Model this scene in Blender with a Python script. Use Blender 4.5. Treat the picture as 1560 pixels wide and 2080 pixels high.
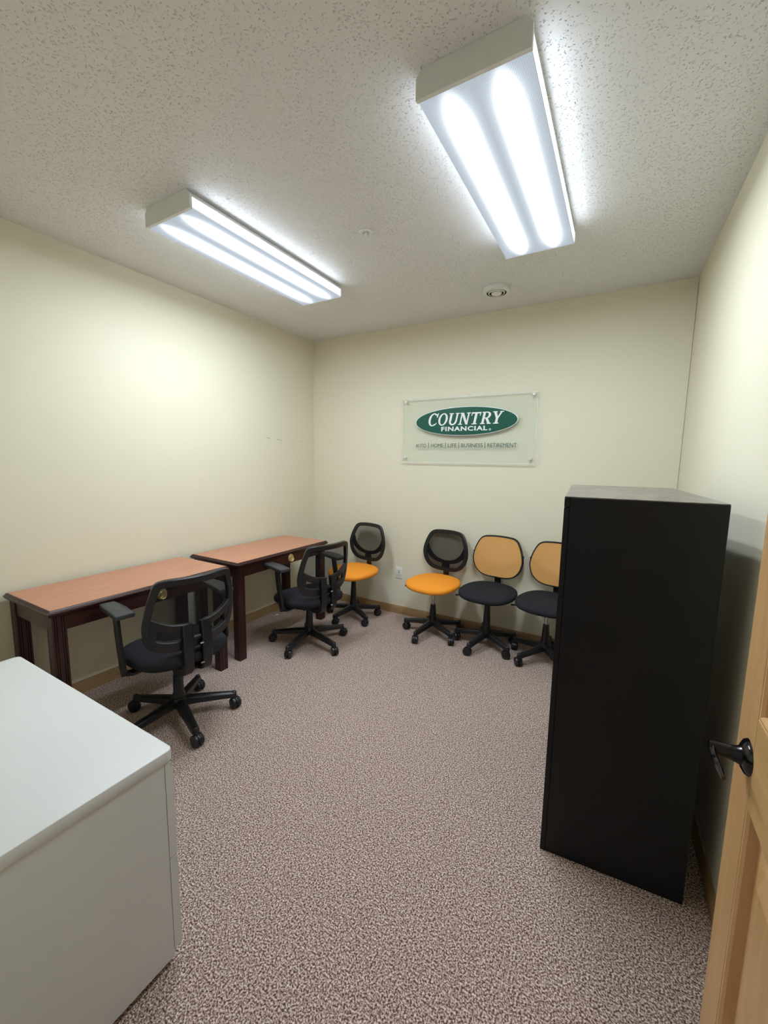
import bpy, bmesh, math, random
from mathutils import Vector, Matrix
random.seed(7)
PI = math.pi
S = bpy.context.scene
for o in list(bpy.data.objects):
    bpy.data.objects.remove(o)
COL = S.collection

# ------------------------------------------------------------------ camera
YAW, PITCH, ROLL, FPX = 0.5238, -0.1251, -0.0160, 827.65
CAM = Vector((2.9049, -3.4882, 1.5147))
def cam_axes(a, b, c):
    Rz = Matrix.Rotation(a, 3, 'Z'); Rx = Matrix.Rotation(b, 3, 'X'); Ry = Matrix.Rotation(c, 3, 'Y')
    return Rz @ Rx @ Ry
Rm = cam_axes(YAW, PITCH, ROLL)
right, fwd, up = Rm.col[0], Rm.col[1], Rm.col[2]
cd = bpy.data.cameras.new('camera'); cam = bpy.data.objects.new('camera', cd); COL.objects.link(cam)
M4 = Matrix(((right.x, up.x, -fwd.x, CAM.x), (right.y, up.y, -fwd.y, CAM.y), (right.z, up.z, -fwd.z, CAM.z), (0, 0, 0, 1)))
cam.matrix_world = M4
cd.sensor_fit = 'HORIZONTAL'; cd.sensor_width = 36.0; cd.lens = 36.0 * FPX / 1560.0
cd.clip_start = 0.01; cd.clip_end = 50
S.camera = cam

# ------------------------------------------------------------------ world and exposure
w = bpy.data.worlds.new('world'); S.world = w; w.use_nodes = True
w.node_tree.nodes['Background'].inputs[0].default_value = (0.95, 0.97, 1.0, 1)
w.node_tree.nodes['Background'].inputs[1].default_value = 0.22      # dim hallway light through the doorway
S.view_settings.view_transform = 'Standard'; S.view_settings.look = 'None'
S.view_settings.exposure = 0.24; S.view_settings.gamma = 1.0
S.view_settings.use_curve_mapping = False
LAMP_PEAK, LAMP_BASE, LAMP_SIDE = 112.0, 0.46, 6.5
LAMP_COL = (0.87, 0.97, 1.08, 1)

# ------------------------------------------------------------------ dimensions
W, H, YF = 3.258, 2.743, -3.37       # room width, ceiling height, front wall plane; back wall at y = 0

# ------------------------------------------------------------------ materials
def new_mat(name):
    m = bpy.data.materials.new(name); m.use_nodes = True
    nt = m.node_tree; b = nt.nodes['Principled BSDF']
    return m, nt, b
def N(nt, kind, **kw):
    n = nt.nodes.new(kind)
    for k, v in kw.items(): setattr(n, k, v)
    return n
def coords(nt, scale=(1, 1, 1)):
    tc = N(nt, 'ShaderNodeTexCoord'); mp = N(nt, 'ShaderNodeMapping'); mp.inputs['Scale'].default_value = scale
    nt.links.new(tc.outputs['Object'], mp.inputs['Vector']); return mp.outputs['Vector']
def ramp(nt, fac, stops):
    r = N(nt, 'ShaderNodeValToRGB'); nt.links.new(fac, r.inputs['Fac'])
    el = r.color_ramp.elements
    while len(el) < len(stops): el.new(0.5)
    for e, (p, c) in zip(el, stops): e.position = p; e.color = (*c, 1) if len(c) == 3 else c
    return r.outputs['Color']
def bump(nt, b, height, strength, dist):
    bn = N(nt, 'ShaderNodeBump'); bn.inputs['Strength'].default_value = strength; bn.inputs['Distance'].default_value = dist
    nt.links.new(height, bn.inputs['Height']); nt.links.new(bn.outputs['Normal'], b.inputs['Normal'])
def noise(nt, vec, scale, detail=3, rough=.5, dist=0):
    n = N(nt, 'ShaderNodeTexNoise'); n.inputs['Scale'].default_value = scale; n.inputs['Detail'].default_value = detail
    n.inputs['Roughness'].default_value = rough; n.inputs['Distortion'].default_value = dist
    nt.links.new(vec, n.inputs['Vector']); return n.outputs['Fac']
def simple(name, col, rough=.5, metal=0., var=.06, vscale=30, bs=0., bscale=400, spec=.5, vecscale=(1, 1, 1)):
    m, nt, b = new_mat(name)
    v = coords(nt, vecscale)
    lo = tuple(max(0, c * (1 - var)) for c in col); hi = tuple(min(1, c * (1 + var)) for c in col)
    nt.links.new(ramp(nt, noise(nt, v, vscale), [(.3, lo), (.7, hi)]), b.inputs['Base Color'])
    b.inputs['Roughness'].default_value = rough; b.inputs['Metallic'].default_value = metal
    b.inputs['Specular IOR Level'].default_value = spec
    if bs: bump(nt, b, noise(nt, v, bscale, 2), bs, .001)
    return m
def wood(name, c0, c1, rough=.35, axis=1, scale=6, spec=.5, stretch=14):
    m, nt, b = new_mat(name)
    sc = [stretch, stretch, stretch]; sc[axis] = 1.0
    v = coords(nt, tuple(sc))
    f = noise(nt, v, scale, 5, .6, .6)
    nt.links.new(ramp(nt, f, [(.3, c0), (.72, c1)]), b.inputs['Base Color'])
    b.inputs['Roughness'].default_value = rough; b.inputs['Specular IOR Level'].default_value = spec
    bump(nt, b, f, .08, .001)
    return m

MAT = {}
# painted wall: warm beige, faint orange-peel
m, nt, b = new_mat('wall_paint'); v = coords(nt)
nt.links.new(ramp(nt, noise(nt, v, 1.3, 2), [(.3, (.750, .706, .548)), (.7, (.765, .720, .562))]), b.inputs['Base Color'])
b.inputs['Roughness'].default_value = .62; b.inputs['Specular IOR Level'].default_value = .3
bump(nt, b, noise(nt, v, 160, 2), .06, .002); MAT['wall'] = m
# sprayed ceiling texture: blobs and pits
m, nt, b = new_mat('ceiling_texture'); v = coords(nt)
vo = N(nt, 'ShaderNodeTexVoronoi'); vo.inputs['Scale'].default_value = 100; vo.inputs['Randomness'].default_value = 1
nz = N(nt, 'ShaderNodeTexNoise'); nz.inputs['Scale'].default_value = 55; nz.inputs['Detail'].default_value = 2; nt.links.new(v, nz.inputs['Vector'])
mx = N(nt, 'ShaderNodeMix', data_type='VECTOR'); mx.inputs['Factor'].default_value = .025
nt.links.new(v, mx.inputs[4]); nt.links.new(nz.outputs['Color'], mx.inputs[5]); nt.links.new(mx.outputs[1], vo.inputs['Vector'])
blob = ramp(nt, vo.outputs['Distance'], [(.04, (1, 1, 1)), (.30, (0, 0, 0))])
mask = ramp(nt, noise(nt, v, 26, 3), [(.26, (0, 0, 0)), (.46, (1, 1, 1))])
mu = N(nt, 'ShaderNodeMix', data_type='RGBA', blend_type='MULTIPLY'); mu.inputs['Factor'].default_value = 1
nt.links.new(blob, mu.inputs[6]); nt.links.new(mask, mu.inputs[7])
b.inputs['Base Color'].default_value = (.775, .775, .77, 1); b.inputs['Roughness'].default_value = .55
bump(nt, b, mu.outputs[2], 1.0, .004); MAT['ceiling'] = m
# loop-pile carpet: brown and beige flecks
m, nt, b = new_mat('carpet'); v = coords(nt)
fl = noise(nt, v, 185, 2, .55, .3)
nt.links.new(ramp(nt, fl, [(.35, (.095, .052, .040)), (.45, (.25, .165, .135)), (.54, (.54, .42, .36)), (.67, (.86, .73, .64))]), b.inputs['Base Color'])
b.inputs['Roughness'].default_value = .95; b.inputs['Specular IOR Level'].default_value = .1
bump(nt, b, fl, .7, .006); MAT['carpet'] = m

MAT['oak'] = wood('oak_trim', (.28, .17, .075), (.40, .26, .12), .4, 1, 5)
MAT['oak_x'] = wood('oak_trim_lengthwise', (.28, .17, .075), (.40, .26, .12), .4, 0, 5)
MAT['door'] = wood('door_birch', (.55, .32, .135), (.68, .42, .19), .38, 2, 3, stretch=10)
MAT['door_rail'] = wood('door_birch_rail', (.55, .335, .13), (.68, .44, .185), .38, 1, 3, stretch=10)
MAT['mahogany_top'] = wood('mahogany_laminate', (.46, .205, .118), (.57, .275, .170), .38, 1, 7, stretch=9)
MAT['mahogany'] = wood('dark_mahogany', (.022, .006, .006), (.045, .012, .011), .33, 2, 6)
MAT['mahogany_y'] = wood('dark_mahogany_apron', (.026, .007, .006), (.052, .014, .012), .33, 1, 6)
MAT['plastic'] = simple('black_plastic', (.0105, .0105, .012), .36, bs=.15, bscale=700)
MAT['pad'] = simple('arm_pad_plastic', (.035, .038, .042), .45, bs=.2, bscale=500)
MAT['fabric'] = simple('black_seat_fabric', (.016, .017, .021), .85, bs=.5, bscale=900, var=.15, vscale=300, spec=.25)
MAT['orange_fabric'] = simple('orange_seat_fabric', (.90, .32, .030), .8, bs=.4, bscale=900, var=.05, vscale=200, spec=.2)
MAT['chrome'] = simple('chrome', (.55, .55, .56), .22, 1.0, var=.02)
MAT['satin'] = simple('satin_steel', (.82, .82, .80), .38, .6, var=.02)
MAT['brass'] = simple('polished_brass', (.95, .82, .48), .34, 1.0, var=.05)
MAT['gray_metal'] = simple('light_grey_enamel', (.66, .675, .665), .40, var=.012, vscale=5)
MAT['black_metal'] = simple('black_enamel', (.0062, .0066, .0082), .42, var=.15, vscale=8, bs=.05, bscale=300, spec=.35)
MAT['rubber'] = simple('black_rubber', (.02, .02, .02), .8)
MAT['white_plastic'] = simple('white_plastic', (.80, .79, .75), .4, var=.02)
MAT['white_metal'] = simple('white_enamel', (.78, .78, .77), .4, var=.015)
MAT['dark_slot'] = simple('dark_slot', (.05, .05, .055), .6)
MAT['bronze'] = simple('dark_bronze', (.045, .043, .042), .16, .9, var=.1)
MAT['sign_green'] = simple('sign_green', (.002, .088, .060), .3, var=.03)
MAT['sign_white'] = simple('sign_white', (.85, .87, .87), .4, var=.01)
MAT['sign_ink'] = simple('sign_dark_green_ink', (.025, .085, .065), .5, var=.02)
MAT['scuff'] = simple('scuff_grey', (.33, .30, .23), .7)
MAT['paper'] = simple('white_paper', (.8, .8, .78), .7)
# black cabinet top: dust streaks over black enamel
m, nt, b = new_mat('dusty_black_enamel'); v = coords(nt, (3, 1, 1))
nt.links.new(ramp(nt, noise(nt, v, 7, 6, .7), [(.35, (.09, .085, .075)), (.75, (.26, .24, .20))]), b.inputs['Base Color'])
b.inputs['Roughness'].default_value = .3; b.inputs['Specular IOR Level'].default_value = .8; MAT['dusty'] = m
# see-through woven mesh
def mesh_mat(name, col, opacity, translucency=.25):
    m, nt, b = new_mat(name)
    v = coords(nt); f = noise(nt, v, 500, 1)
    nt.links.new(ramp(nt, f, [(.3, tuple(c * .85 for c in col)), (.7, col)]), b.inputs['Base Color'])
    b.inputs['Roughness'].default_value = .8; b.inputs['Specular IOR Level'].default_value = .15
    tr = N(nt, 'ShaderNodeBsdfTransparent'); mixs = N(nt, 'ShaderNodeMixShader'); mixs.inputs[0].default_value = opacity
    tl = N(nt, 'ShaderNodeBsdfTranslucent'); tl.inputs['Color'].default_value = (*col, 1)
    m2 = N(nt, 'ShaderNodeMixShader'); m2.inputs[0].default_value = translucency
    nt.links.new(b.outputs[0], m2.inputs[1]); nt.links.new(tl.outputs[0], m2.inputs[2])
    nt.links.new(tr.outputs[0], mixs.inputs[1]); nt.links.new(m2.outputs[0], mixs.inputs[2])
    nt.links.new(mixs.outputs[0], nt.nodes['Material Output'].inputs['Surface'])
    return m
MAT['mesh_black'] = mesh_mat('black_mesh', (.014, .014, .016), .62)
MAT['mesh_orange'] = mesh_mat('orange_mesh', (1.0, .53, .18), .79, .12)
# acrylic
m, nt, b = new_mat('clear_acrylic')
b.inputs['Base Color'].default_value = (.80, .84, .80, 1); b.inputs['Roughness'].default_value = .12
tr = N(nt, 'ShaderNodeBsdfTransparent'); tr.inputs['Color'].default_value = (.97, .985, .975, 1)
fr = noise(nt, coords(nt), 3, 2)
mr = N(nt, 'ShaderNodeMapRange'); mr.inputs['To Min'].default_value = .05; mr.inputs['To Max'].default_value = .08; nt.links.new(fr, mr.inputs[0])
ms = N(nt, 'ShaderNodeMixShader'); nt.links.new(mr.outputs[0], ms.inputs[0])
nt.links.new(tr.outputs[0], ms.inputs[1]); nt.links.new(b.outputs[0], ms.inputs[2]); nt.links.new(ms.outputs[0], nt.nodes['Material Output'].inputs['Surface'])
MAT['acrylic'] = m
m, nt, b = new_mat('acrylic_edge')
b.inputs['Base Color'].default_value = (.86, .9, .86, 1); b.inputs['Roughness'].default_value = .2
tr = N(nt, 'ShaderNodeBsdfTransparent'); ms = N(nt, 'ShaderNodeMixShader')
mr = N(nt, 'ShaderNodeMapRange'); mr.inputs['To Min'].default_value = .4; mr.inputs['To Max'].default_value = .5
nt.links.new(noise(nt, coords(nt), 9, 2), mr.inputs[0]); nt.links.new(mr.outputs[0], ms.inputs[0])
nt.links.new(tr.outputs[0], ms.inputs[1]); nt.links.new(b.outputs[0], ms.inputs[2]); nt.links.new(ms.outputs[0], nt.nodes['Material Output'].inputs['Surface'])
MAT['acrylic_edge'] = m
# glowing prismatic lens of a fluorescent fixture: two tubes behind it show as bright bands
m, nt, b = new_mat('lit_prismatic_lens')
def mth(op, a, bb=None, c=None):
    n = N(nt, 'ShaderNodeMath', operation=op)
    for i, x in enumerate((a, bb, c)):
        if x is None: continue
        if isinstance(x, (int, float)): n.inputs[i].default_value = x
        else: nt.links.new(x, n.inputs[i])
    return n.outputs[0]
tc = N(nt, 'ShaderNodeTexCoord'); sx = N(nt, 'ShaderNodeSeparateXYZ'); nt.links.new(tc.outputs['Object'], sx.inputs[0])
X, Y, Z = sx.outputs
t = mth('DIVIDE', mth('SUBTRACT', mth('ABSOLUTE', X), .083), .0145)
g = mth('POWER', 2.71828, mth('MULTIPLY', mth('MULTIPLY', t, t), -.5))
mr = N(nt, 'ShaderNodeMapRange', interpolation_type='SMOOTHSTEP'); nt.links.new(mth('ABSOLUTE', Y), mr.inputs[0])
mr.inputs[1].default_value = .585; mr.inputs[2].default_value = .42; mr.inputs[3].default_value = 0; mr.inputs[4].default_value = 1
te = mth('DIVIDE', mth('MAXIMUM', mth('SUBTRACT', mth('ABSOLUTE', Y), .37), 0.0), .058)
endg = mth('POWER', 2.71828, mth('MULTIPLY', mth('MULTIPLY', te, te), -.5))
t2 = mth('DIVIDE', mth('SUBTRACT', mth('ABSOLUTE', X), .083), .032)
halo = mth('MULTIPLY', mth('POWER', 2.71828, mth('MULTIPLY', mth('MULTIPLY', t2, t2), -.5)), mth('MULTIPLY', mth('POWER', mr.outputs[0], .8), 1.1))
tube = mth('ADD', halo, mth('MULTIPLY', mth('MULTIPLY', g, endg), LAMP_PEAK))
k = 2 * PI / .0085
prism = mth('MULTIPLY', mth('SINE', mth('MULTIPLY', mth('ADD', X, Y), k)), mth('SINE', mth('MULTIPLY', mth('SUBTRACT', X, Y), k)))
tex = mth('MULTIPLY_ADD', prism, .42, 1.0)
sd = N(nt, 'ShaderNodeMapRange', interpolation_type='SMOOTHSTEP'); nt.links.new(Z, sd.inputs[0])
sd.inputs[1].default_value = .004; sd.inputs[2].default_value = .012; sd.inputs[3].default_value = 0; sd.inputs[4].default_value = 1
endf = mth('MULTIPLY_ADD', mr.outputs[0], .7, .3)
bottom = mth('MULTIPLY', mth('ADD', tube, LAMP_BASE), tex)
side = mth('MULTIPLY', endf, LAMP_SIDE)
st = mth('ADD', mth('MULTIPLY', bottom, mth('SUBTRACT', 1.0, sd.outputs[0])), mth('MULTIPLY', side, sd.outputs[0]))
em = N(nt, 'ShaderNodeEmission'); em.inputs['Color'].default_value = LAMP_COL; nt.links.new(st, em.inputs['Strength'])
nt.links.new(em.outputs[0], nt.nodes['Material Output'].inputs['Surface']); MAT['lens'] = m

# ------------------------------------------------------------------ mesh helpers
class MB:
    def __init__(s): s.bm = bmesh.new()
    def box(s, x0, x1, y0, y1, z0, z1, bev=0, seg=2):
        r = bmesh.ops.create_cube(s.bm, size=1.0); vs = r['verts']
        for v in vs:
            v.co = Vector(((x0 + x1) / 2 + v.co.x * (x1 - x0), (y0 + y1) / 2 + v.co.y * (y1 - y0), (z0 + z1) / 2 + v.co.z * (z1 - z0)))
        if bev:
            es = list({e for v in vs for e in v.link_edges})
            bmesh.ops.bevel(s.bm, geom=es, offset=bev, segments=seg, profile=.5, affect='EDGES')
        return s
    def loft(s, rings, closed=True, caps=True):
        """rings: lists of points; bridge consecutive rings"""
        R = [[s.bm.verts.new(p) for p in ring] for ring in rings]
        n = len(R[0])
        for a, bb in zip(R, R[1:]):
            for i in range(n if closed else n - 1):
                j = (i + 1) % n
                s.bm.faces.new((a[i], a[j], bb[j], bb[i]))
        if caps and closed:
            s.bm.faces.new(list(reversed(R[0]))); s.bm.faces.new(R[-1])
        return s
    def ringloft(s, rings):      # closed in both directions
        R = [[s.bm.verts.new(p) for p in ring] for ring in rings]
        n = len(R[0]); m_ = len(R)
        for k_ in range(m_):
            a, bb = R[k_], R[(k_ + 1) % m_]
            for i in range(n):
                j = (i + 1) % n
                s.bm.faces.new((a[i], a[j], bb[j], bb[i]))
        return s
    def cyl(s, p0, p1, r0, r1=None, seg=16):
        r1 = r0 if r1 is None else r1
        p0, p1 = Vector(p0), Vector(p1); d = (p1 - p0).normalized()
        a = d.orthogonal().normalized(); c = d.cross(a)
        f = lambda p, r: [p + (a * math.cos(2 * PI * i / seg) + c * math.sin(2 * PI * i / seg)) * r for i in range(seg)]
        return s.loft([f(p0, r0), f(p1, r1)])
    def tube(s, pts, r, seg=10, closed=False):
        pts = [Vector(p) for p in pts]; n = len(pts); rings = []
        rr = r if isinstance(r, (list, tuple)) else [r] * n
        prev = None
        for i, p in enumerate(pts):
            if closed: tg = pts[(i + 1) % n] - pts[i - 1]
            else: tg = pts[min(i + 1, n - 1)] - pts[max(i - 1, 0)]
            tg.normalize()
            a = tg.orthogonal().normalized() if prev is None else (prev - tg * prev.dot(tg)).normalized()
            prev = a; c = tg.cross(a)
            rings.append([p + (a * math.cos(2 * PI * k_ / seg) + c * math.sin(2 * PI * k_ / seg)) * rr[i] for k_ in range(seg)])
        return s.ringloft(rings) if closed else s.loft(rings)
    def sweep(s, pts, normals, wd, th, closed=False, rnd=.3):
        """band of width wd (in surface) and thickness th along pts; normals = surface normals"""
        pts = [Vector(p) for p in pts]; n = len(pts); rings = []
        for i, p in enumerate(pts):
            if closed: tg = pts[(i + 1) % n] - pts[i - 1]
            else: tg = pts[min(i + 1, n - 1)] - pts[max(i - 1, 0)]
            tg.normalize(); nn = Vector(normals[i]); nn = (nn - tg * nn.dot(tg)).normalized(); side = tg.cross(nn)
            ww = (wd[i] if isinstance(wd, (list, tuple)) else wd) / 2; tt = (th[i] if isinstance(th, (list, tuple)) else th) / 2
            cr = min(ww, tt) * rnd * 2 * .5
            prof = [(ww, tt - cr), (ww - cr, tt), (-ww + cr, tt), (-ww, tt - cr), (-ww, -tt + cr), (-ww + cr, -tt), (ww - cr, -tt), (ww, -tt + cr)]
            rings.append([p + side * a + nn * c for a, c in prof])
        return s.ringloft(rings) if closed else s.loft(rings)
    def lathe(s, prof, seg=32, o=(0, 0, 0), axis='Z'):
        o = Vector(o); rings = []
        for i in range(seg):
            a = 2 * PI * i / seg; ring = []
            for r, z in prof:
                if axis == 'Z': p = Vector((r * math.cos(a), r * math.sin(a), z))
                elif axis == 'X': p = Vector((z, r * math.cos(a), r * math.sin(a)))
                else: p = Vector((r * math.cos(a), z, r * math.sin(a)))
                ring.append(o + p)
            rings.append(ring)
        R = [[s.bm.verts.new(p) for p in ring] for ring in rings]
        for k_ in range(seg):
            a, bb = R[k_], R[(k_ + 1) % seg]
            for i in range(len(prof) - 1):
                s.bm.faces.new((a[i], bb[i], bb[i + 1], a[i + 1]))
        return s
    def prism(s, poly, axis, a0, a1):
        def P(u, v, a):
            return {'X': (a, u, v), 'Y': (u, a, v), 'Z': (u, v, a)}[axis]
        return s.loft([[P(u, v, a0) for u, v in poly], [P(u, v, a1) for u, v in poly]])
    def sphere(s, c, r, sc=(1, 1, 1), seg=12):
        q = bmesh.ops.create_uvsphere(s.bm, u_segments=seg, v_segments=max(6, seg // 2), radius=r)
        for v in q['verts']: v.co = Vector((v.co.x * sc[0], v.co.y * sc[1], v.co.z * sc[2])) + Vector(c)
        return s
    def mesh(s, name, mat, ang=35):
        bmesh.ops.remove_doubles(s.bm, verts=s.bm.verts, dist=1e-6)
        bmesh.ops.recalc_face_normals(s.bm, faces=s.bm.faces)
        me = bpy.data.meshes.new(name); s.bm.to_mesh(me); s.bm.free()
        if mat: me.materials.append(MAT[mat])
        for p in me.polygons: p.use_smooth = True
        me.set_sharp_from_angle(angle=math.radians(ang))
        return me
    def build(s, name, mat, parent=None, ang=35):
        return put(name, s.mesh(name, mat, ang), parent)
def put(name, me, parent=None, loc=None, rz=None):
    o = bpy.data.objects.new(name, me); COL.objects.link(o)
    if parent is not None: o.parent = parent
    if loc is not None: o.location = loc
    if rz is not None: o.rotation_euler = (0, 0, rz)
    return o
def tag(o, label=None, cat=None, group=None, kind=None):
    if label: o['label'] = label
    if cat: o['category'] = cat
    if group: o['group'] = group
    if kind: o['kind'] = kind
    return o
def thing(name, loc, rz, label, cat, group=None):
    o = put(name, None, None, loc, rz); o.empty_display_size = .1
    return tag(o, label, cat, group)
def struct(o, label, cat): return tag(o, label, cat, kind='structure')
def smooth_loop(ctrl, n=6, closed=True):
    """Catmull-Rom through control tuples"""
    out = []; m_ = len(ctrl); D = len(ctrl[0])
    rng = range(m_) if closed else range(m_ - 1)
    for i in rng:
        if closed: p = [ctrl[(i + k_) % m_] for k_ in (-1, 0, 1, 2)]
        else: p = [ctrl[max(0, min(m_ - 1, i + k_))] for k_ in (-1, 0, 1, 2)]
        for j in range(n):
            t_ = j / n
            out.append(tuple(.5 * (2 * p[1][d] + (p[2][d] - p[0][d]) * t_ + (2 * p[0][d] - 5 * p[1][d] + 4 * p[2][d] - p[3][d]) * t_ ** 2 + (3 * p[1][d] - p[0][d] - 3 * p[2][d] + p[3][d]) * t_ ** 3) for d in range(D)))
    if not closed: out.append(tuple(ctrl[-1]))
    return out

# ------------------------------------------------------------------ the room
struct(MB().box(-.12, W + .2, -5.2, .12, -.06, 0).build('floor', 'carpet'), 'brown and beige flecked loop pile carpet', 'floor')
struct(MB().box(-.12, W + .2, YF - .12, .12, H, H + .08).build('ceiling', 'ceiling'), 'white sprayed texture ceiling', 'ceiling')
wl = struct(MB().box(-.12, 0, YF - .12, .12, 0, H).build('wall_left', 'wall'), 'beige painted wall behind the desks', 'wall')
struct(MB().box(0, 3.25, 0, .12, 0, H).build('wall_back', 'wall'), 'beige painted wall that carries the sign', 'wall')
WR = lambda y: 3.252 - .0195 * y
struct(MB().prism([(WR(.12), .12), (WR(.12) + .12, .12), (WR(YF - .12) + .12, YF - .12), (WR(YF - .12), YF - .12)], 'Z', 0, H).build('wall_right', 'wall'), 'beige painted wall beside the black cabinet', 'wall')
DX0, DX1, DZ = 2.24, 3.205, 2.075
mb = MB(); mb.box(0, DX0, YF - .12, YF, 0, H); mb.box(DX1, WR(YF), YF - .12, YF, 0, H); mb.box(DX0, DX1, YF - .12, YF, DZ, H)
struct(mb.build('wall_front', 'wall'), 'beige painted wall with the doorway', 'wall')
mb = MB(); mb.box(DX0, DX0 + .02, YF - .12, YF, 0, DZ); mb.box(DX1 - .012, DX1, YF - .12, YF, 0, DZ); mb.box(DX0 + .02, DX1 - .012, YF - .12, YF, DZ - .02, DZ)
struct(mb.build('trim_1', 'door'), 'honey wood door jamb lining the doorway', 'door frame')
BH, BT = .080, .012
def bb_prof(): return [(0, 0), (BT, 0), (BT, BH - .014), (BT * .55, BH - .004), (BT * .4, BH), (0, BH)]
struct(MB().prism([(u, v) for u, v in bb_prof()], 'Y', YF, 0).build('baseboard_left', 'oak'), 'oak baseboard under the desks', 'baseboard')
struct(MB().prism([(-u, v) for u, v in bb_prof()], 'X', BT, 3.252 - BT).build('baseboard_back', 'oak_x'), 'oak baseboard behind the row of chairs', 'baseboard')
struct(MB().loft([[(WR(y) - u, y, v) for u, v in bb_prof()] for y in (YF, 0)]).build('baseboard_right', 'oak'), 'oak baseboard behind the black cabinet', 'baseboard')
# scuffs on the left wall
def scuff(pts, wd):
    mb = MB(); P = [Vector((.0006, y, z)) for y, z in pts]
    mb.sweep(P, [(1, 0, 0)] * len(P), wd, .0008); return mb.build('scuff_mark', 'scuff', wl)
scuff([(-.69, 1.709), (-.675, 1.712), (-.64, 1.706)], .004)
scuff([(-.56, 1.703), (-.52, 1.702), (-.485, 1.694)], .004)
scuff([(-.208, 1.699), (-.198, 1.698)], .006)

# ------------------------------------------------------------------ ceiling fixtures
ZL = H - .0836
def fixture(x0, x1, y0, y1, label):
    cx, cy = (x0 + x1) / 2, (y0 + y1) / 2; hw, hl, d = (x1 - x0) / 2, (y1 - y0) / 2, H - ZL
    t_ = thing('ceiling_light', (cx, cy, ZL), 0, label, 'ceiling light', 'fluorescent ceiling fixtures')
    c = .014
    prof = [(-hw + .003, 0), (hw - .003, 0), (hw - .001, .003), (hw - .001, d * .70), (hw - .022, d * .88), (hw - .022, d), (-hw + .022, d), (-hw + .022, d * .88), (-hw + .001, d * .70), (-hw + .001, .003)]
    lens = MB()
    # open-topped lens shell: bottom and both sides only
    P = [(-hw + .001, d * .62), (-hw + .001, .003), (-hw + .003, 0), (hw - .003, 0), (hw - .001, .003), (hw - .001, d * .62)]
    lens.loft([[(x, -hl + c, z) for x, z in P], [(x, hl - c, z) for x, z in P]], closed=False)
    lens.build('diffuser_lens', 'lens', t_, 20)
    MB().prism([(-hw + .001, d * .622), (hw - .001, d * .622), (hw - .001, d * .70), (hw - .022, d - .0005), (-hw + .022, d - .0005), (-hw + .001, d * .70)], 'Y', -hl + c, hl - c).build('housing', 'white_metal', t_, 20)
    e = .002
    cap = [(-hw - e, -e), (hw + e, -e), (hw + e, d * .72), (hw - .020, d - .0005), (-hw + .020, d - .0005), (-hw - e, d * .72)]
    MB().prism(cap, 'Y', -hl, -hl + c).build('end_cap', 'white_metal', t_, 20)
    MB().prism(cap, 'Y', hl - c, hl).build('end_cap', 'white_metal', t_, 20)
    return t_
fixture(.745, 1.093, -2.187, -1.000, 'white wraparound fluorescent fixture lit above the two desks')
fixture(2.247, 2.600, -2.187, -1.003, 'white wraparound fluorescent fixture lit above the open floor before the black cabinet')
# sprinkler head
t_ = thing('fire_sprinkler', (1.606, -1.486, H), 0, 'small white sprinkler head on the ceiling between the two light fixtures', 'sprinkler')
MB().lathe([(.016, -.004), (.024, -.0035), (.036, -.006), (.038, -.001), (.037, -.0005)], 32).build('escutcheon', 'white_metal', t_)
MB().cyl((0, 0, -.0005), (0, 0, -.022), .009, .008, 12).build('body', 'white_metal', t_)
mb = MB()
for s_ in (-1, 1): mb.tube([(s_ * .008, 0, -.016), (s_ * .012, 0, -.028), (s_ * .010, 0, -.042), (0, 0, -.05)], .0025, 8)
mb.build('frame_arms', 'white_metal', t_)
MB().cyl((0, 0, -.05), (0, 0, -.053), .012, .012, 16).build('deflector', 'white_metal', t_)
# smoke detector
t_ = thing('smoke_detector', (2.04, -.44, H), 0, 'round white ceiling detector with dark ring slots near the sign wall', 'smoke detector')
MB().lathe([(.092, -.0005), (.094, -.014), (.091, -.028), (.082, -.033), (.069, -.033), (.069, -.012), (.001, -.012)], 48).build('base_ring', 'white_plastic', t_)
MB().lathe([(.0688, -.0125), (.0688, -.0325)], 48).build('groove_liner', 'dark_slot', t_)  # plain dark cylinder lining the wall of the outer groove
MB().lathe([(.058, -.012), (.058, -.032), (.055, -.036), (.050, -.036), (.050, -.012)], 48).build('vent_ring', 'white_plastic', t_)
MB().lathe([(.0498, -.0125), (.0498, -.035)], 48).build('groove_liner', 'dark_slot', t_)  # plain dark cylinder lining the wall of the inner groove
MB().lathe([(.037, -.012), (.037, -.036), (.033, -.041), (.020, -.043), (.018, -.041), (.001, -.041)], 48).build('centre_cap', 'white_plastic', t_)

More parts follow.
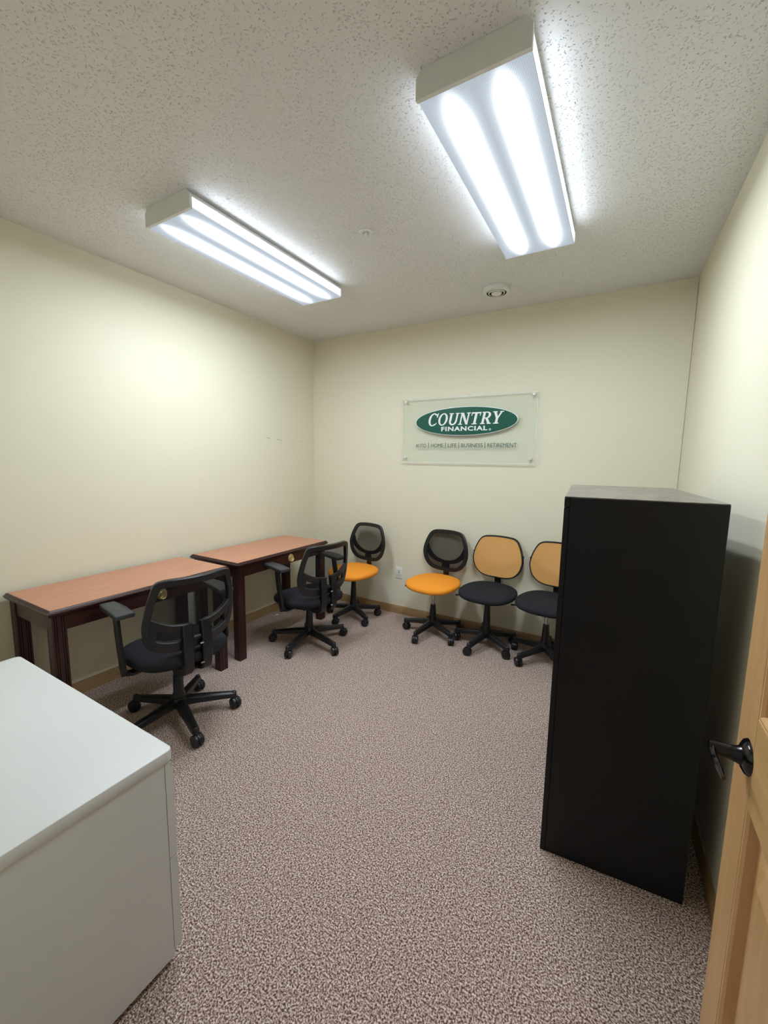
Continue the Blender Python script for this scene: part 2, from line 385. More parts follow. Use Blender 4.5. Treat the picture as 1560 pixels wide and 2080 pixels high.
# ------------------------------------------------------------------ door
door = put('door_1', None, None, (3.155, -2.441, 0), 0)
struct(door, 'honey wood panel door swung open against the right wall', 'door')
DW, DT, DTOP = .86, .040, 2.04
def dbx(name, y0, y1, z0, z1, mat, x0=0, x1=DT, bev=.0015):
    return MB().box(x0, x1, y0, y1, z0, z1, bev, 1).build(name, mat, door)
ST = .105
z_rails = [(.012, .235), (.885, 1.060), (1.92, DTOP)]
dbx('stile', -ST, 0, .012, DTOP, 'door'); dbx('stile', -DW, -DW + ST, .012, DTOP, 'door')
for a, c in z_rails: dbx('rail', -DW + ST, -ST, a, c, 'door_rail')
def panel(z0, z1):
    y0, y1 = -DW + ST, -ST
    D1, B1, G, B2 = .022, .015, .014, .055
    def rect(ins, x): return [(x, y0 + ins, z0 + ins), (x, y1 - ins, z0 + ins), (x, y1 - ins, z1 - ins), (x, y0 + ins, z1 - ins)]
    mb = MB()
    mb.loft([rect(0, .001), rect(.004, .0015), rect(.009, .006), rect(B1, D1), rect(B1 + G, D1)], caps=False)
    mb.build('panel_moulding', 'door', door, 25)
    mb = MB()
    mb.loft([rect(B1 + G - .001, DT - .012), rect(B1 + G - .001, D1), rect(B1 + G + .003, D1 - .002), rect(B1 + G + B2, .004), rect(B1 + G + B2 + .002, .0035)])
    mb.build('panel', 'door', door, 12)
panel(.235, .885); panel(1.060, 1.92)
def door_handle(sgn):
    x0 = 0 if sgn < 0 else DT
    hy, hz = -.080, .966
    X_ = lambda d: x0 + sgn * d
    h = MB().lathe([(.0005, X_(.013)), (.014, X_(.013)), (.022, X_(.011)), (.031, X_(.006)), (.034, X_(.0005)), (.033, X_(0))], 32, (0, hy, hz), 'X').build('handle', 'bronze', door)
    mb = MB(); mb.tube([(X_(.010), hy, hz), (X_(.018), hy, hz), (X_(.028), hy, hz), (X_(.052), hy, hz), (X_(.060), hy, hz)], [.019, .0155, .0138, .0138, .0125], 16)
    mb.build('handle_neck', 'bronze', h)
    pts = [(X_(.053), hy + .008, hz + .001), (X_(.055), hy - .01, hz), (X_(.0555), hy - .03, hz - .002), (X_(.055), hy - .052, hz + .000), (X_(.052), hy - .072, hz - .003), (X_(.050), hy - .082, hz - .007)]
    pp = smooth_loop(pts, 5, False)
    n_ = len(pp); wd = [.020 - .008 * abs(i / n_ - .05) for i in range(n_)]
    MB().sweep(pp, [(1, 0, 0)] * n_, wd, [.011 - .005 * i / n_ for i in range(n_)], rnd=.9).build('lever', 'bronze', h)
    return h
door_handle(-1); door_handle(1)

# ------------------------------------------------------------------ sign
SX0, SX1, SZ0, SZ1 = 1.094, 2.293, 1.511, 2.075
sg = thing('wall_sign', (1.6935, -.032, 1.793), 0, 'clear acrylic sign with green oval mounted on standoffs on the back wall', 'sign')
cx, cz = 1.6935, 1.793
MB().box(SX0 - cx, SX1 - cx, -.003, .003, SZ0 - cz, SZ1 - cz).build('acrylic_panel', 'acrylic', sg)
e = .006
mb = MB(); a0, a1, b0, b1 = SX0 - cx, SX1 - cx, SZ0 - cz, SZ1 - cz
for q in ((a0 - e, a0, b0 - e, b1 + e), (a1, a1 + e, b0 - e, b1 + e), (a0, a1, b0 - e, b0), (a0, a1, b1, b1 + e)): mb.box(q[0], q[1], -.0035, .0035, q[2], q[3])
mb.build('polished_edge', 'acrylic_edge', sg)
for x, z in ((1.128, 2.056), (2.262, 2.056), (2.262, 1.547), (1.126, 1.547)):
    mb = MB(); mb.cyl((x - cx, .032, z - cz), (x - cx, .003, z - cz), .009, .009, 16)
    mb.lathe([(.0005, -.013), (.009, -.013), (.0125, -.010), (.0125, -.003), (.009, -.0029)], 24, (x - cx, 0, z - cz), 'Y')
    mb.build('standoff', 'satin', sg)
def ellipse(rx, rz, n=72): return [(rx * math.cos(2 * PI * i / n), rz * math.sin(2 * PI * i / n)) for i in range(n)]
OX, OZ = 1.694 - cx, 1.8655 - cz
def ov(rx, rz, y): return [(OX + u, y, OZ + v) for u, v in ellipse(rx, rz)]
oval = MB().loft([ov(.458, .1235, -.0031), ov(.458, .1235, -.009), ov(.4565, .122, -.010)]).build('oval_rim', 'sign_white', sg)
tag(oval, 'white rim of the green oval')
MB().loft([ov(.452, .1185, -.0085), ov(.452, .1185, -.0118)]).build('green_oval', 'sign_green', oval)
def text_obj(body, x0, x1, z0, z1, y, mat, parent, name='lettering', bold=0., depth=.0008, spacing=1.0):
    cu = bpy.data.curves.new('text', 'FONT'); cu.body = body; cu.extrude = depth; cu.offset = bold; cu.size = 1; cu.space_character = spacing
    cu.resolution_u = 4
    o = bpy.data.objects.new('text', cu); COL.objects.link(o)
    bpy.context.view_layer.update()
    me = bpy.data.meshes.new_from_object(o.evaluated_get(bpy.context.evaluated_depsgraph_get()))
    bpy.data.objects.remove(o); bpy.data.curves.remove(cu)
    xs = [v.co.x for v in me.vertices]; ys = [v.co.y for v in me.vertices]
    ax, bx_, ay, by = min(xs), max(xs), min(ys), max(ys)
    for v in me.vertices:
        v.co = Vector((x0 + (v.co.x - ax) / (bx_ - ax) * (x1 - x0) - cx, y - v.co.z * (1 if depth < .01 else .0), z0 + (v.co.y - ay) / (by - ay) * (z1 - z0) - cz))
    me.materials.clear(); me.materials.append(MAT[mat])
    return put(name, me, parent)
# serif italic COUNTRY drawn letter by letter, unit cap height
def arc(cx_, cy_, ro, ri, a0, a1, n=22):
    out = [(cx_ + ro[0] * math.cos(a0 + (a1 - a0) * i / n), cy_ + ro[1] * math.sin(a0 + (a1 - a0) * i / n)) for i in range(n + 1)]
    inn = [(cx_ + ri[0] * math.cos(a0 + (a1 - a0) * i / n), cy_ + ri[1] * math.sin(a0 + (a1 - a0) * i / n)) for i in range(n + 1)]
    return [[out[i], out[i + 1], inn[i + 1], inn[i]] for i in range(n)]
def R_(x0, x1, y0, y1): return [[(x0, y0), (x1, y0), (x1, y1), (x0, y1)]]
sf = .075
G = {}
G['C'] = (arc(.45, .5, (.45, .53), (.25, .44), math.radians(48), math.radians(312)) + [[(.70, .86), (.80, 1.02), (.86, 1.02), (.82, .66), (.76, .66)]] + [[(.70, .14), (.75, .09), (.84, .20), (.80, .25)]], .86)
G['O'] = (arc(.45, .5, (.45, .53), (.255, .44), 0, 2 * PI, 40), .90)
G['U'] = (R_(.10, .31, .34, 1) + R_(.70, .86, .34, 1) + arc(.48, .36, (.38, .39), (.205, .27), PI, 2 * PI) + R_(0, .41, 1 - sf, 1) + R_(.62, .96, 1 - sf, 1), .96)
G['N'] = (R_(.11, .24, 0, 1) + R_(.74, .87, 0, 1) + [[(.08, 1), (.33, 1), (.90, 0), (.70, 0)]] + R_(0, .36, 0, sf) + R_(0, .30, 1 - sf, 1) + R_(.62, .98, 1 - sf, 1), .98)
G['T'] = (R_(.33, .55, 0, 1) + R_(.03, .85, .88, 1) + [[(0, 1), (.09, 1), (.09, .70), (.03, .70)]] + [[(.79, 1), (.88, 1), (.85, .70), (.79, .70)]] + R_(.20, .68, 0, sf), .88)
G['R'] = (R_(.11, .32, 0, 1) + R_(0, .48, 1 - sf, 1) + R_(0, .43, 0, sf) + R_(.3, .5, .44, .53) + arc(.48, .725, (.34, .275), (.13, .19), -PI / 2, PI / 2) + R_(.3, .5, .915, 1) + [[(.36, .5), (.60, .48), (.92, 0), (.68, 0)]] + R_(.62, .98, 0, sf), .96)
G['Y'] = ([[(.06, 1), (.30, 1), (.57, .46), (.36, .46)]] + [[(.70, 1), (.86, 1), (.58, .44), (.44, .44)]] + R_(.36, .58, 0, .48) + R_(0, .40, 1 - sf, 1) + R_(.60, .94, 1 - sf, 1) + R_(.24, .70, 0, sf), .94)
G['Y'] = ([[(px - .10, py) for px, py in p] for p in G['Y'][0]], .84)
def draw_word(word, x0, x1, z0, z1, gap=.085, shear=.21):
    polys = []; xx = 0
    per = []
    for ch in word:
        ps, wd = G[ch]; k_ = 1.06 if not per else 1.0
        per.append([[(xx + px * k_, py * k_ - (.03 if k_ > 1 else 0)) for px, py in p] for p in ps]); xx += wd * k_ + gap
    allp = [(px + shear * py, py) for ps in per for p in ps for px, py in p]
    ax, bx_ = min(p[0] for p in allp), max(p[0] for p in allp)
    for ps in per:
        mb = MB(); nst = 0
        for p in ps:
            q = [(x0 + (px + shear * py - ax) / (bx_ - ax) * (x1 - x0) - cx, z0 + py * (z1 - z0) - cz) for px, py in p]
            nst += 1; mb.prism(q, 'Y', -.0110, -.0132 - nst * 1e-5)
        mb.build('lettering', 'sign_white', oval, 20)
draw_word('COUNTRY', 1.365, 2.037, 1.835, 1.936)
text_obj('FINANCIAL', 1.490, 1.905, 1.7825, 1.8215, -.0125, 'sign_white', oval, bold=.03, spacing=1.13)
# registered mark: ring and a small R
mb = MB(); mb.lathe([(.0065, -.0118), (.0090, -.0118), (.0090, -.0132), (.0065, -.0132), (.0065, -.0118)], 24, (1.9265 - cx, 0, 1.7895 - cz), 'Y')
mb.build('registered_ring', 'sign_white', oval)
text_obj('R', 1.9235, 1.9298, 1.7850, 1.7940, -.0125, 'sign_white', oval, bold=.03)
for wrd, xa, xb in (('AUTO', 1.239, 1.343), ('HOME', 1.393, 1.511), ('LIFE', 1.555, 1.636), ('BUSINESS', 1.678, 1.868), ('RETIREMENT', 1.909, 2.150)):
    text_obj(wrd, xa, xb, 1.6425, 1.6745, -.0042, 'sign_ink', sg, bold=0)
for xb in (1.368, 1.532, 1.656, 1.888):
    MB().box(xb - .0022 - cx, xb + .0022 - cx, -.0052, -.0032, 1.636 - cz, 1.683 - cz).build('divider_bar', 'sign_ink', sg)

# ------------------------------------------------------------------ outlets
def outlet(loc, rz, label):
    t_ = thing('wall_outlet', loc, rz, label, 'outlet', 'wall outlets')
    MB().box(-.036, .036, -.006, 0, -.058, .058, .002, 2).build('cover_plate', 'white_plastic', t_)
    for zc in (.020, -.020):
        f = MB().box(-.017, .017, -.0085, -.005, zc - .0145, zc + .0145, .003, 2).build('socket_face', 'white_plastic', t_)
        for xx in (-.0065, .0065): MB().box(xx - .0015, xx + .0015, -.009, -.008, zc - .002, zc + .007).build('slot', 'dark_slot', f)
        MB().cyl((0, -.009, zc - .008), (0, -.008, zc - .008), .003, .003, 10).build('slot', 'dark_slot', f)
    MB().cyl((0, -.0072, 0), (0, -.005, 0), .0035, .0035, 12).build('screw', 'chrome', t_)
outlet((1.076, 0, .418), 0, 'white wall outlet on the back wall between two orange-seated chairs')
outlet((0, -1.135, .40), PI / 2, 'white wall outlet low on the left wall under the far desk')

# ------------------------------------------------------------------ desks
def desk(y0, y1, label):
    x0, x1 = .016, .560; zt = .760
    t_ = thing('writing_desk', ((x0 + x1) / 2, (y0 + y1) / 2, 0), 0, label, 'desk', 'mahogany writing desks')
    hx, hy = (x1 - x0) / 2, (y1 - y0) / 2
    def rr(ins, z): return [(-hx + ins, -hy + ins, z), (hx - ins, -hy + ins, z), (hx - ins, hy - ins, z), (-hx + ins, hy - ins, z)]
    MB().loft([rr(.016, zt - .003), rr(.016, zt)]).build('top_surface', 'mahogany_top', t_)
    mb = MB(); mb.loft([rr(.014, zt - .034), rr(.006, zt - .031), rr(.002, zt - .024), rr(0, zt - .019), rr(.001, zt - .014), rr(.006, zt - .011), rr(.008, zt - .006), rr(.012, zt - .001), rr(.0165, zt - .0005)])
    mb.build('top_edge', 'mahogany_y', t_, 25)
    lw = .062; ix, iy = hx - .022, hy - .020; za = .642
    # legs with reeded faces
    def leg_poly(cx_, cy_):
        h = lw / 2; q = []
        f = [(-h, 0), (-h * .72, 0), (-h * .66, .003), (-h * .60, 0), (-h * .42, 0), (-h * .36, .003), (-h * .30, 0), (h * .30, 0), (h * .36, .003), (h * .42, 0), (h * .60, 0), (h * .66, .003), (h * .72, 0)]
        for k_ in range(4):
            a = k_ * PI / 2; ca, sa = math.cos(a), math.sin(a)
            for u, d in f:
                px, py = u, -h + d
                q.append((cx_ + px * ca - py * sa, cy_ + px * sa + py * ca))
        return q
    for sx_ in (-1, 1):
        for sy_ in (-1, 1):
            MB().prism(leg_poly(sx_ * (ix - lw / 2), sy_ * (iy - lw / 2)), 'Z', 0, zt - .034).build('leg', 'mahogany', t_, 20)
    a_in = ix - lw
    MB().box(-ix + .006, -ix + .026, -iy + lw, iy - lw, za, zt - .034).build('back_apron', 'mahogany_y', t_)
    for s_ in (-1, 1):
        MB().box(-a_in, a_in, s_ * (iy - .016) - .010, s_ * (iy - .016) + .010, za, zt - .034).build('end_apron', 'mahogany_y', t_)
    MB().box(ix - .026, ix - .006, -iy + lw, iy - lw, za, zt - .034).build('front_apron', 'mahogany_y', t_)
    dr = MB().box(ix - .0062, ix - .003, -.245, .245, za + .008, zt - .037, .001, 1).build('drawer_front', 'mahogany_y', t_)
    px = ix - .003; zc = za + .044; hy_ = .05
    hd = MB().lathe([(.0005, px + .009), (.007, px + .008), (.009, px + .004), (.013, px + .003), (.015, px + .006), (.018, px + .0035), (.027, px + .003), (.029, px + .006), (.033, px + .004), (.034, px)], 36, (0, hy_, zc), 'X').build('handle', 'brass', dr)
    ring = [(px + .012 - .004 * math.sin(a), .023 * math.cos(a) + hy_, zc - .003 + .025 * math.sin(a)) for a in [PI * (1 + i / 18) for i in range(19)]]
    MB().tube(ring, .0032, 8).build('bail_pull', 'brass', hd)
    return t_
desk(-2.662, -1.602, 'mahogany desk nearer the grey file cabinet, a black armchair behind its drawer')
desk(-1.532, -.478, 'mahogany desk nearer the back wall, in the corner beside the chairs')

# ------------------------------------------------------------------ grey lateral file
t_ = thing('lateral_file', (1.33, -3.10, 0), 0, 'light grey metal two drawer lateral file cabinet standing by the doorway', 'file cabinet')
gx0, gx1, gy0, gy1, gz = -.525, .525, -.245, .245, .690
MB().box(gx0 + .004, gx1 - .004, gy0 + .003, gy1 - .026, .022, gz - .034, .002, 1).build('body', 'gray_metal', t_)
def rrect(x0, x1, y0, y1, r, n=6):
    pts = []
    for (px, py, a) in ((x1 - r, y1 - r, 0), (x0 + r, y1 - r, PI / 2), (x0 + r, y0 + r, PI), (x1 - r, y0 + r, 1.5 * PI)):
        for i in range(n + 1): pts.append((px + r * math.cos(a + i * PI / 2 / n), py + r * math.sin(a + i * PI / 2 / n)))
    return pts
def rrl(ins, z, r=.020): return [(x, y, z) for x, y in rrect(gx0 + ins, gx1 - ins, gy0 + ins, gy1 - ins, r)]
MB().loft([rrl(.001, gz - .034), rrl(0, gz - .032), rrl(0, gz - .003), rrl(.001, gz - .001), rrl(.003, gz)]).build('top', 'gray_metal', t_, 30)
def dfront(z0, z1, mb):
    yb = gy1 - .0255
    prof = [(yb, z0), (yb + .019, z0), (yb + .0225, z0 + .004), (yb + .0235, z0 + .02), (yb + .0235, z1 - .030), (yb + .022, z1 - .012), (yb + .016, z1 - .003), (yb + .010, z1), (yb, z1)]
    return mb.prism(prof, 'X', gx0 + .004, gx1 - .004)
for z0, z1 in ((.352, .652), (.045, .348)):
    d_ = dfront(z0, z1, MB()).build('drawer', 'gray_metal', t_, 40)
    MB().prism([(gy1 - .0105, z1 - .004), (gy1 - .0035, z1 - .018), (gy1 - .0015, z1 - .017), (gy1 - .008, z1 - .001)], 'X', gx0 + .003, gx1 - .003).build('pull_lip', 'gray_metal', d_)
    MB().box(-.035, .035, gy1 - .0025, gy1 - .0008, (z0 + z1) / 2 + .06, (z0 + z1) / 2 + .085, .0005, 1).build('label_holder', 'chrome', d_)
MB().cyl((gx1 - .045, gy1 - .0025, .63), (gx1 - .045, gy1 + .001, .63), .009, .009, 16).build('lock', 'chrome', t_)
for sx_ in (-1, 1):
    for sy_ in (-1, 1):
        MB().cyl((sx_ * .49, sy_ * .20 + .0, 0), (sx_ * .49, sy_ * .20, .024), .016, .012, 14).build('foot', 'rubber', t_)

# ------------------------------------------------------------------ black lateral file
t_ = thing('black_cabinet', (2.937, -1.447, 0), math.radians(4.2), 'tall black metal cabinet with dusty top standing along the right wall', 'cabinet')
hw, hd_, ht = .2325, .462, 1.400
MB().box(-hw + .018, hw, -hd_, hd_, .0, ht - .003, .002, 1).build('body', 'black_metal', t_)
MB().box(-hw + .001, hw - .001, -hd_ + .001, hd_ - .001, ht - .0028, ht).build('top', 'dusty', t_)
MB().box(-hw, -hw + .0178, -hd_, hd_, ht - .036, ht - .003).build('top_rail', 'black_metal', t_)
zz = [.05 + i * .328 for i in range(5)]
for a, c in zip(zz, zz[1:]):
    d_ = MB().box(-hw, -hw + .0178, -hd_ + .0005, hd_ - .0005, a, c - .002, .0008, 1).build('drawer', 'black_metal', t_)
    MB().box(-hw - .0001, -hw + .001, -.10, .10, c - .10, c - .075, .0004, 1).build('recessed_pull', 'black_metal', d_)
MB().box(-hw, -hw + .0178, -hd_, hd_, 0, .049).build('plinth', 'black_metal', t_)

# ------------------------------------------------------------------ office chairs: shared meshes
def leg_mesh(Rr):
    mb = MB(); n = 7; rings = []
    for i in range(n):
        f = i / (n - 1); x = .020 + (Rr + .004 - .020) * f
        zc = .112 - .030 * f ** 1.2; hh = .022 - .007 * f; ww = .030 - .010 * f
        rings.append([(x, y, z) for y, z in ((-ww, zc - hh), (-ww * .85, zc + hh * .55), (-ww * .45, zc + hh), (ww * .45, zc + hh), (ww * .85, zc + hh * .55), (ww, zc - hh))])
    mb.loft(rings)
    mb.cyl((Rr, 0, .066), (Rr, 0, .094), .0165, .0150, 14); mb.sphere((Rr, 0, .094), .0150, (1, 1, .6), 12)
    return mb.mesh('base_leg', 'plastic', 40)
def caster_mesh():
    mb = MB(); R = .0325
    mb.cyl((0, 0, .055), (0, 0, .075), .007, .007, 10)
    for s_ in (-1, 1):
        y0, y1 = s_ * .005, s_ * .0255
        mb.lathe([(.001, y0), (R * .9, y0), (R, y0 + s_ * .004), (R, y1 - s_ * .006), (R * .9, y1 - s_ * .001), (R * .5, y1 + s_ * .001), (.001, y1 + s_ * .001)], 24, (-.012, 0, R), 'Y')
    hood = []
    for s_ in (-1, 1):
        hood.append([(-.012 + (R + .0015) * math.cos(a), s_ * .0045, R + (R + .0015) * math.sin(a)) for a in [math.radians(-10 + i * 20) for i in range(11)]])
    mb.loft(hood, closed=True)
    mb.box(-.018, .012, -.007, .007, .052, .064, .003, 1)
    return mb.mesh('caster', 'plastic', 35)
ME = {'caster': caster_mesh(), 'legA': leg_mesh(.300), 'legB': leg_mesh(.252)}
ME['hub'] = MB().lathe([(.001, .085), (.040, .085), (.047, .095), (.047, .120), (.040, .136), (.030, .142), (.001, .142)], 24).mesh('base_hub', 'plastic')
def seat_mesh(wd, dp, zb, zt, ex, mat, fr=.0, dome=.012):
    n = 56; rings = []
    lay = [(.80, zb), (.93, zb + .004), (.985, zb + (zt - zb) * .22), (1.0, zb + (zt - zb) * .45), (.992, zb + (zt - zb) * .68), (.95, zt - .010), (.88, zt - .002), (.70, zt + dome * .45), (.40, zt + dome * .85), (.06, zt + dome)]
    for s_, z in lay:
        ring = []
        for i in range(n):
            a = 2 * PI * i / n; ca, sa = math.cos(a), math.sin(a)
            x = math.copysign(abs(ca) ** (2 / ex), ca); y = math.copysign(abs(sa) ** (2 / ex), sa)
            k_ = 1 - .07 * max(0, y)            # narrower towards the back
            ring.append((x * wd / 2 * s_ * k_, y * dp / 2 * s_, z - fr * max(0, -y * s_) ** 2.5 + .010 * max(0, y * s_) ** 2))
        rings.append(ring)
    return MB().loft(rings).mesh('seat', mat, 60)
ME['seatA'] = seat_mesh(.515, .490, .378, .450, 3.0, 'fabric', .02)
ME['seatB_orange'] = seat_mesh(.456, .445, .432, .488, 2.7, 'orange_fabric', .02)
ME['seatB_black'] = seat_mesh(.456, .445, .432, .488, 2.7, 'fabric', .02)

# ---- armchair back surface: u across, z up -> 3D
def bA(u, z, off=0):
    y = .215 + .16 * (z - .50) - 1.05 * u * u + off
    return Vector((u, y, z))
def nA(u, z): return Vector((2.1 * u, 1, -.16)).normalized()
halfA = [(u * 1.11, z) for u, z in [(0, .498), (.09, .500), (.150, .512), (.192, .540), (.212, .590), (.216, .640), (.210, .700), (.201, .765), (.188, .818), (.181, .848), (.169, .868), (.130, .875), (.06, .874)]]
ctrlA = halfA + [(0, .874)] + [(-u, z) for u, z in reversed(halfA[1:])]
loopA = smooth_loop(ctrlA, 5)
wA = [.036 + .020 * max(0, min(1, (.60 - z) / .08)) + .003 * max(0, min(1, (z - .82) / .04)) for u, z in loopA]
def inset(u, z, f=.93): return (u * f, .69 + (z - .69) * f)
LA = [inset(u, z, .945) for u, z in loopA]
ME['frameA'] = MB().sweep([bA(u, z) for u, z in LA], [nA(u, z) for u, z in LA], wA, .026, True).mesh('backrest_frame', 'plastic', 40)
def sheet(loop, bf, f, cz_, mat, rings=6, off=0):
    mb = MB(); R = []
    for k_ in range(rings):
        s_ = f * (1 - k_ / rings) + .004
        R.append([bf(u * s_, cz_ + (z - cz_) * s_, off) for u, z in loop])
    mb.loft(R, caps=False); mb.bm.faces.new([v for v in list(mb.bm.verts)[-len(loop):]])
    return mb.mesh('mesh_panel', mat, 80)
ME['meshA'] = sheet(loopA, bA, .93, .69, 'mesh_black', off=-.012)
def barA(s_):
    mb = MB()
    c = smooth_loop([(.222, .672), (.166, .634), (.110, .611), (.045, .600)], 6, False)
    mb.sweep([bA(s_ * u, z) for u, z in c], [nA(s_ * u, z) for u, z in c], .046, .022)
    # side web closing the slot towards the frame
    c2 = [(.212, .56), (.203, .60), (.208, .65)]
    mb.sweep([bA(s_ * u, z) for u, z in c2], [nA(s_ * u, z) for u, z in c2], [.06, .055, .04], .016)
    return mb.mesh('crossbar', 'plastic', 40)
ME['barA+'] = barA(1); ME['barA-'] = barA(-1)
def uprA(s_):
    u = .050 * s_
    pts = [(u, .232, .620), (u, .240, .56), (u, .243, .48), (u, .240, .41), (u, .225, .365), (u, .16, .345), (u, .08, .350)]
    return MB().sweep(smooth_loop(pts, 4, False), [(0, 1, .01)] * 4 * 2 + [(0, 1, .3)] * 4 * 2 + [(0, .8, -.6)] * 4 + [(0, .1, -1)] * 5, .054, .044, rnd=.3).mesh('back_upright', 'plastic', 40)
ME['uprA+'] = uprA(1); ME['uprA-'] = uprA(-1)
mb = MB(); mb.box(-.032, .032, .228, .250, .528, .548, .003, 1)
ME['bridgeA'] = mb.mesh('upright_bridge', 'plastic')
mb = MB(); mb.cyl((-.024, .262, 0), (-.005, .262, 0), .006, .005, 10)
ME['boltA'] = mb.mesh('bolt', 'chrome')
def armA(s_):
    mb = MB()
    pts = [(s_ * .17, .02, .366), (s_ * .24, .03, .364), (s_ * .272, .035, .370), (s_ * .285, .032, .395), (s_ * .287, .022, .46), (s_ * .286, -.006, .58), (s_ * .284, -.024, .686)]
    pp = smooth_loop(pts, 4, False); n_ = len(pp)
    nr = [(0, 0, 1) if i < 6 else (s_ * .7, 0, .7) if i < 11 else (s_, 0, 0) for i in range(n_)]
    mb.sweep(pp, nr, .050, .020, rnd=.5)
    return mb.mesh('armrest', 'plastic', 40)
def padA(s_):
    out = [(-.045, .075), (-.040, .088), (.034, .090), (.042, .078), (.046, -.03), (.040, -.135), (.028, -.150), (-.020, -.150), (-.034, -.138), (-.042, -.05)]
    lp = smooth_loop(out, 3); cxp = .278
    def ring(f, z): return [(s_ * (cxp + x * f), -.03 + (y + .03) * f - .01, z - .010 * max(0, y) / .09) for x, y in lp]
    return MB().loft([ring(.86, .684), ring(.98, .688), ring(1.0, .699), ring(.97, .709), ring(.86, .713)]).mesh('arm_pad', 'pad', 50)
for s_, k_ in ((1, '+'), (-1, '-')): ME['armA' + k_] = armA(s_); ME['padA' + k_] = padA(s_)
mb = MB(); mb.box(-.15, .15, -.10, .13, .352, .376, .006, 1); mb.box(-.06, .06, -.06, .19, .330, .354, .006, 1)
ME['mechA'] = mb.mesh('seat_mechanism', 'plastic')
def lever_mesh(z):
    return MB().tube([(-.03, -.02, z), (-.15, -.03, z - .004), (-.225, -.045, z - .012), (-.262, -.050, z - .016)], [.005, .005, .006, .008], 8).mesh('height_lever', 'plastic')
ME['leverA'] = lever_mesh(.345); ME['leverB'] = lever_mesh(.414)
mb = MB(); mb.cyl((-.10, .10, .34), (.10, .10, .34), .004, .004, 8); mb.cyl((0, .10, .33), (0, .10, .298), .020, .023, 14)
ME['knobA'] = mb.mesh('tension_knob', 'plastic')

def star_base(root, kind, phase):
    put('base_hub', ME['hub'], root)
    for k_ in range(5):
        a = phase + k_ * 2 * PI / 5
        lg = put('base_leg', ME['leg' + kind], root, (0, 0, 0), a)
        put('caster', ME['caster'], lg, ((.300 if kind == 'A' else .252), 0, 0), random.uniform(0, 2 * PI))
def column(root, zc, ztop):
    """telescoping black cover up to zc, chrome piston to ztop"""
    MB().lathe([(.001, .138), (.036, .138), (.034, .155), (.029, .17), (.0265, zc * .62 + .06), (.0245, zc * .62 + .062), (.0225, zc - .005), (.020, zc), (.001, zc)], 20).build('column_cover', 'plastic', root)
    MB().cyl((0, 0, zc - .002), (0, 0, ztop), .0125, .0125, 16).build('gas_piston', 'chrome', root)

def armchair(x, y, face, phase, zc, label, dz=0):
    rz = math.radians(face - 270); L = (0, 0, dz)
    c = thing('office_armchair', (x, y, 0), rz, label, 'office chair', 'black office chairs with arms at the desks')
    star_base(c, 'A', math.radians(phase) - rz); column(c, zc, .335 + dz)
    put('seat_mechanism', ME['mechA'], c, L); put('seat', ME['seatA'], c, L)
    f = put('backrest_frame', ME['frameA'], c, L)
    put('mesh_panel', ME['meshA'], f); put('crossbar', ME['barA+'], f); put('crossbar', ME['barA-'], f)
    u = put('back_upright', ME['uprA+'], c, L); put('back_upright', ME['uprA-'], c, L)
    put('upright_bridge', ME['bridgeA'], c, L); put('bolt', ME['boltA'], u, (0, 0, .505)); put('bolt', ME['boltA'], u, (0, 0, .395))
    for k_ in '+-':
        a = put('armrest', ME['armA' + k_], c, L); put('arm_pad', ME['padA' + k_], a)
    put('height_lever', ME['leverA'], c, L); put('tension_knob', ME['knobA'], c, L)
    return c
armchair(.775, -2.155, 172, 53.5, .34, 'black armchair with mesh back pulled up to the desk nearer the file cabinet', .03)
armchair(.765, -.99, 168, 61.5, .33, 'black armchair with mesh back pulled up to the desk nearer the back wall', -.005)

# ---- small task chair back
def bB(u, z, off=0):
    return Vector((u, .205 + .10 * (z - .58) - .55 * u * u + off, z))
def nB(u, z): return Vector((1.1 * u, 1, -.10)).normalized()
halfB = [(u, z - .045) for u, z in [(0, .585), (.085, .588), (.145, .608), (.190, .655), (.212, .720), (.212, .770), (.196, .835), (.168, .895), (.140, .922), (.095, .932)]]
ctrlB = halfB + [(0, .891)] + [(-u, z) for u, z in reversed(halfB[1:])]
loopB = smooth_loop(ctrlB, 5)
LB = [(u * .965, .715 + (z - .715) * .965) for u, z in loopB]
def frameB(wd):
    return MB().sweep([bB(u, z) for u, z in LB], [nB(u, z) for u, z in LB], wd, .020, True).mesh('backrest_frame', 'plastic', 40)
ME['frameB_wide'] = frameB(.034); ME['frameB_thin'] = frameB(.022)
ME['meshB_black'] = sheet(loopB, bB, .95, .715, 'mesh_black', off=-.010)
ME['meshB_orange'] = sheet(loopB, bB, .955, .715, 'mesh_orange', off=-.012)
c_ = smooth_loop([(u, z - .045) for u, z in [(-.196, .800), (-.182, .755), (-.145, .705), (-.085, .668), (0, .655), (.085, .668), (.145, .705), (.182, .755), (.196, .800)]], 5, False)
mb = MB(); mb.sweep([bB(u, z, .004) for u, z in c_], [nB(u, z) for u, z in c_], [.028 + .020 * abs(u) / .2 for u, z in c_], .016)
ME['arcB'] = mb.mesh('lumbar_bar', 'plastic', 40)
mb = MB(); mb.box(-.036, .036, bB(0, .60).y - .004, bB(0, .60).y + .018, .530, .617, .004, 1)
ME['tabB'] = mb.mesh('back_bracket', 'plastic')
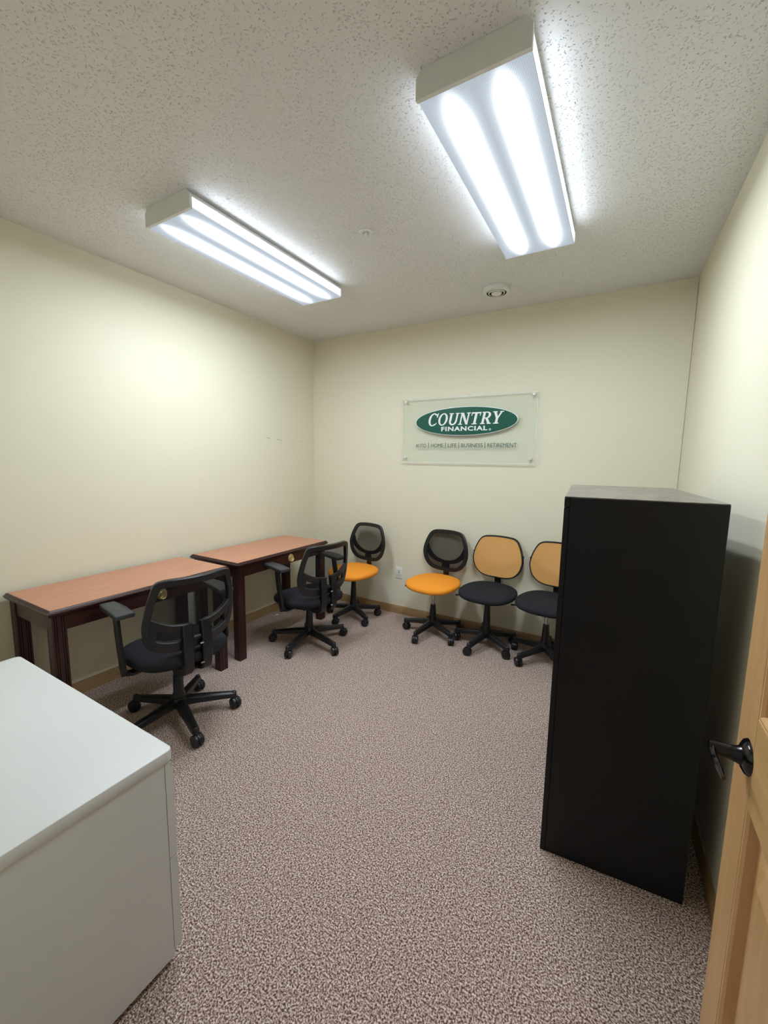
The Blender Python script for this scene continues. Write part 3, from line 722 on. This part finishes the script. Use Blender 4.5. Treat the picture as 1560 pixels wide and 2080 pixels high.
pts = [(0, .213, .56), (0, .226, .53), (0, .228, .48), (0, .215, .438), (0, .17, .415), (0, .08, .411), (0, -.02, .411)]
nn = [(0, 1, 0)] * 12 + [(0, .6, -.8)] * 6 + [(0, 0, -1)] * 7
ME['stemB'] = MB().sweep(smooth_loop(pts, 4, False), nn, .052, .014, rnd=.4).mesh('back_support', 'plastic', 40)
mb = MB(); mb.box(-.09, .09, -.09, .09, .415, .434, .005, 1); mb.box(-.045, .045, -.05, .06, .397, .417, .005, 1)
ME['mechB'] = mb.mesh('seat_mechanism', 'plastic')
def task_chair(x, y, face, phase, zc, seat, back, label, group):
    rz = math.radians(face - 270)
    c = thing('task_chair', (x, y, 0), rz, label, 'office chair', group)
    star_base(c, 'B', math.radians(phase) - rz); column(c, zc, .400)
    put('seat_mechanism', ME['mechB'], c); put('seat', ME['seatB_' + seat], c)
    f = put('backrest_frame', ME['frameB_' + ('wide' if back == 'black' else 'thin')], c)
    put('mesh_panel', ME['meshB_' + back], f); put('lumbar_bar', ME['arcB'], f); put('back_bracket', ME['tabB'], f)
    put('back_support', ME['stemB'], c); put('height_lever', ME['leverB'], c)
G1 = 'task chairs along the back wall'
task_chair(.755, -.330, 262, 44, .37, 'orange', 'black', 'task chair with orange seat and black back in the corner beside the desk', G1)
task_chair(1.560, -.270, 264, 43, .27, 'orange', 'black', 'task chair with orange seat and black back beside the orange-backed chairs', G1)
task_chair(2.035, -.255, 266, 39, .36, 'black', 'orange', 'task chair with black seat and orange back beside an orange-seated chair', G1)
task_chair(2.496, -.265, 262, 18, .29, 'black', 'orange', 'task chair with black seat and orange back, half hidden by the black cabinet', G1)

# ------------------------------------------------------------------ paper scrap on the carpet
mb = MB(); q = [(0, 0, .003), (.022, .004, .006), (.026, .018, .003), (.010, .024, .008), (-.004, .012, .004)]
mb.loft([[(x, y, z * .3) for x, y, z in q], q])
sc_ = mb.build('paper_scrap', 'paper'); sc_.location = (.085, -.70, 0)
tag(sc_, 'tiny white paper scrap on the carpet under the far desk', 'scrap')
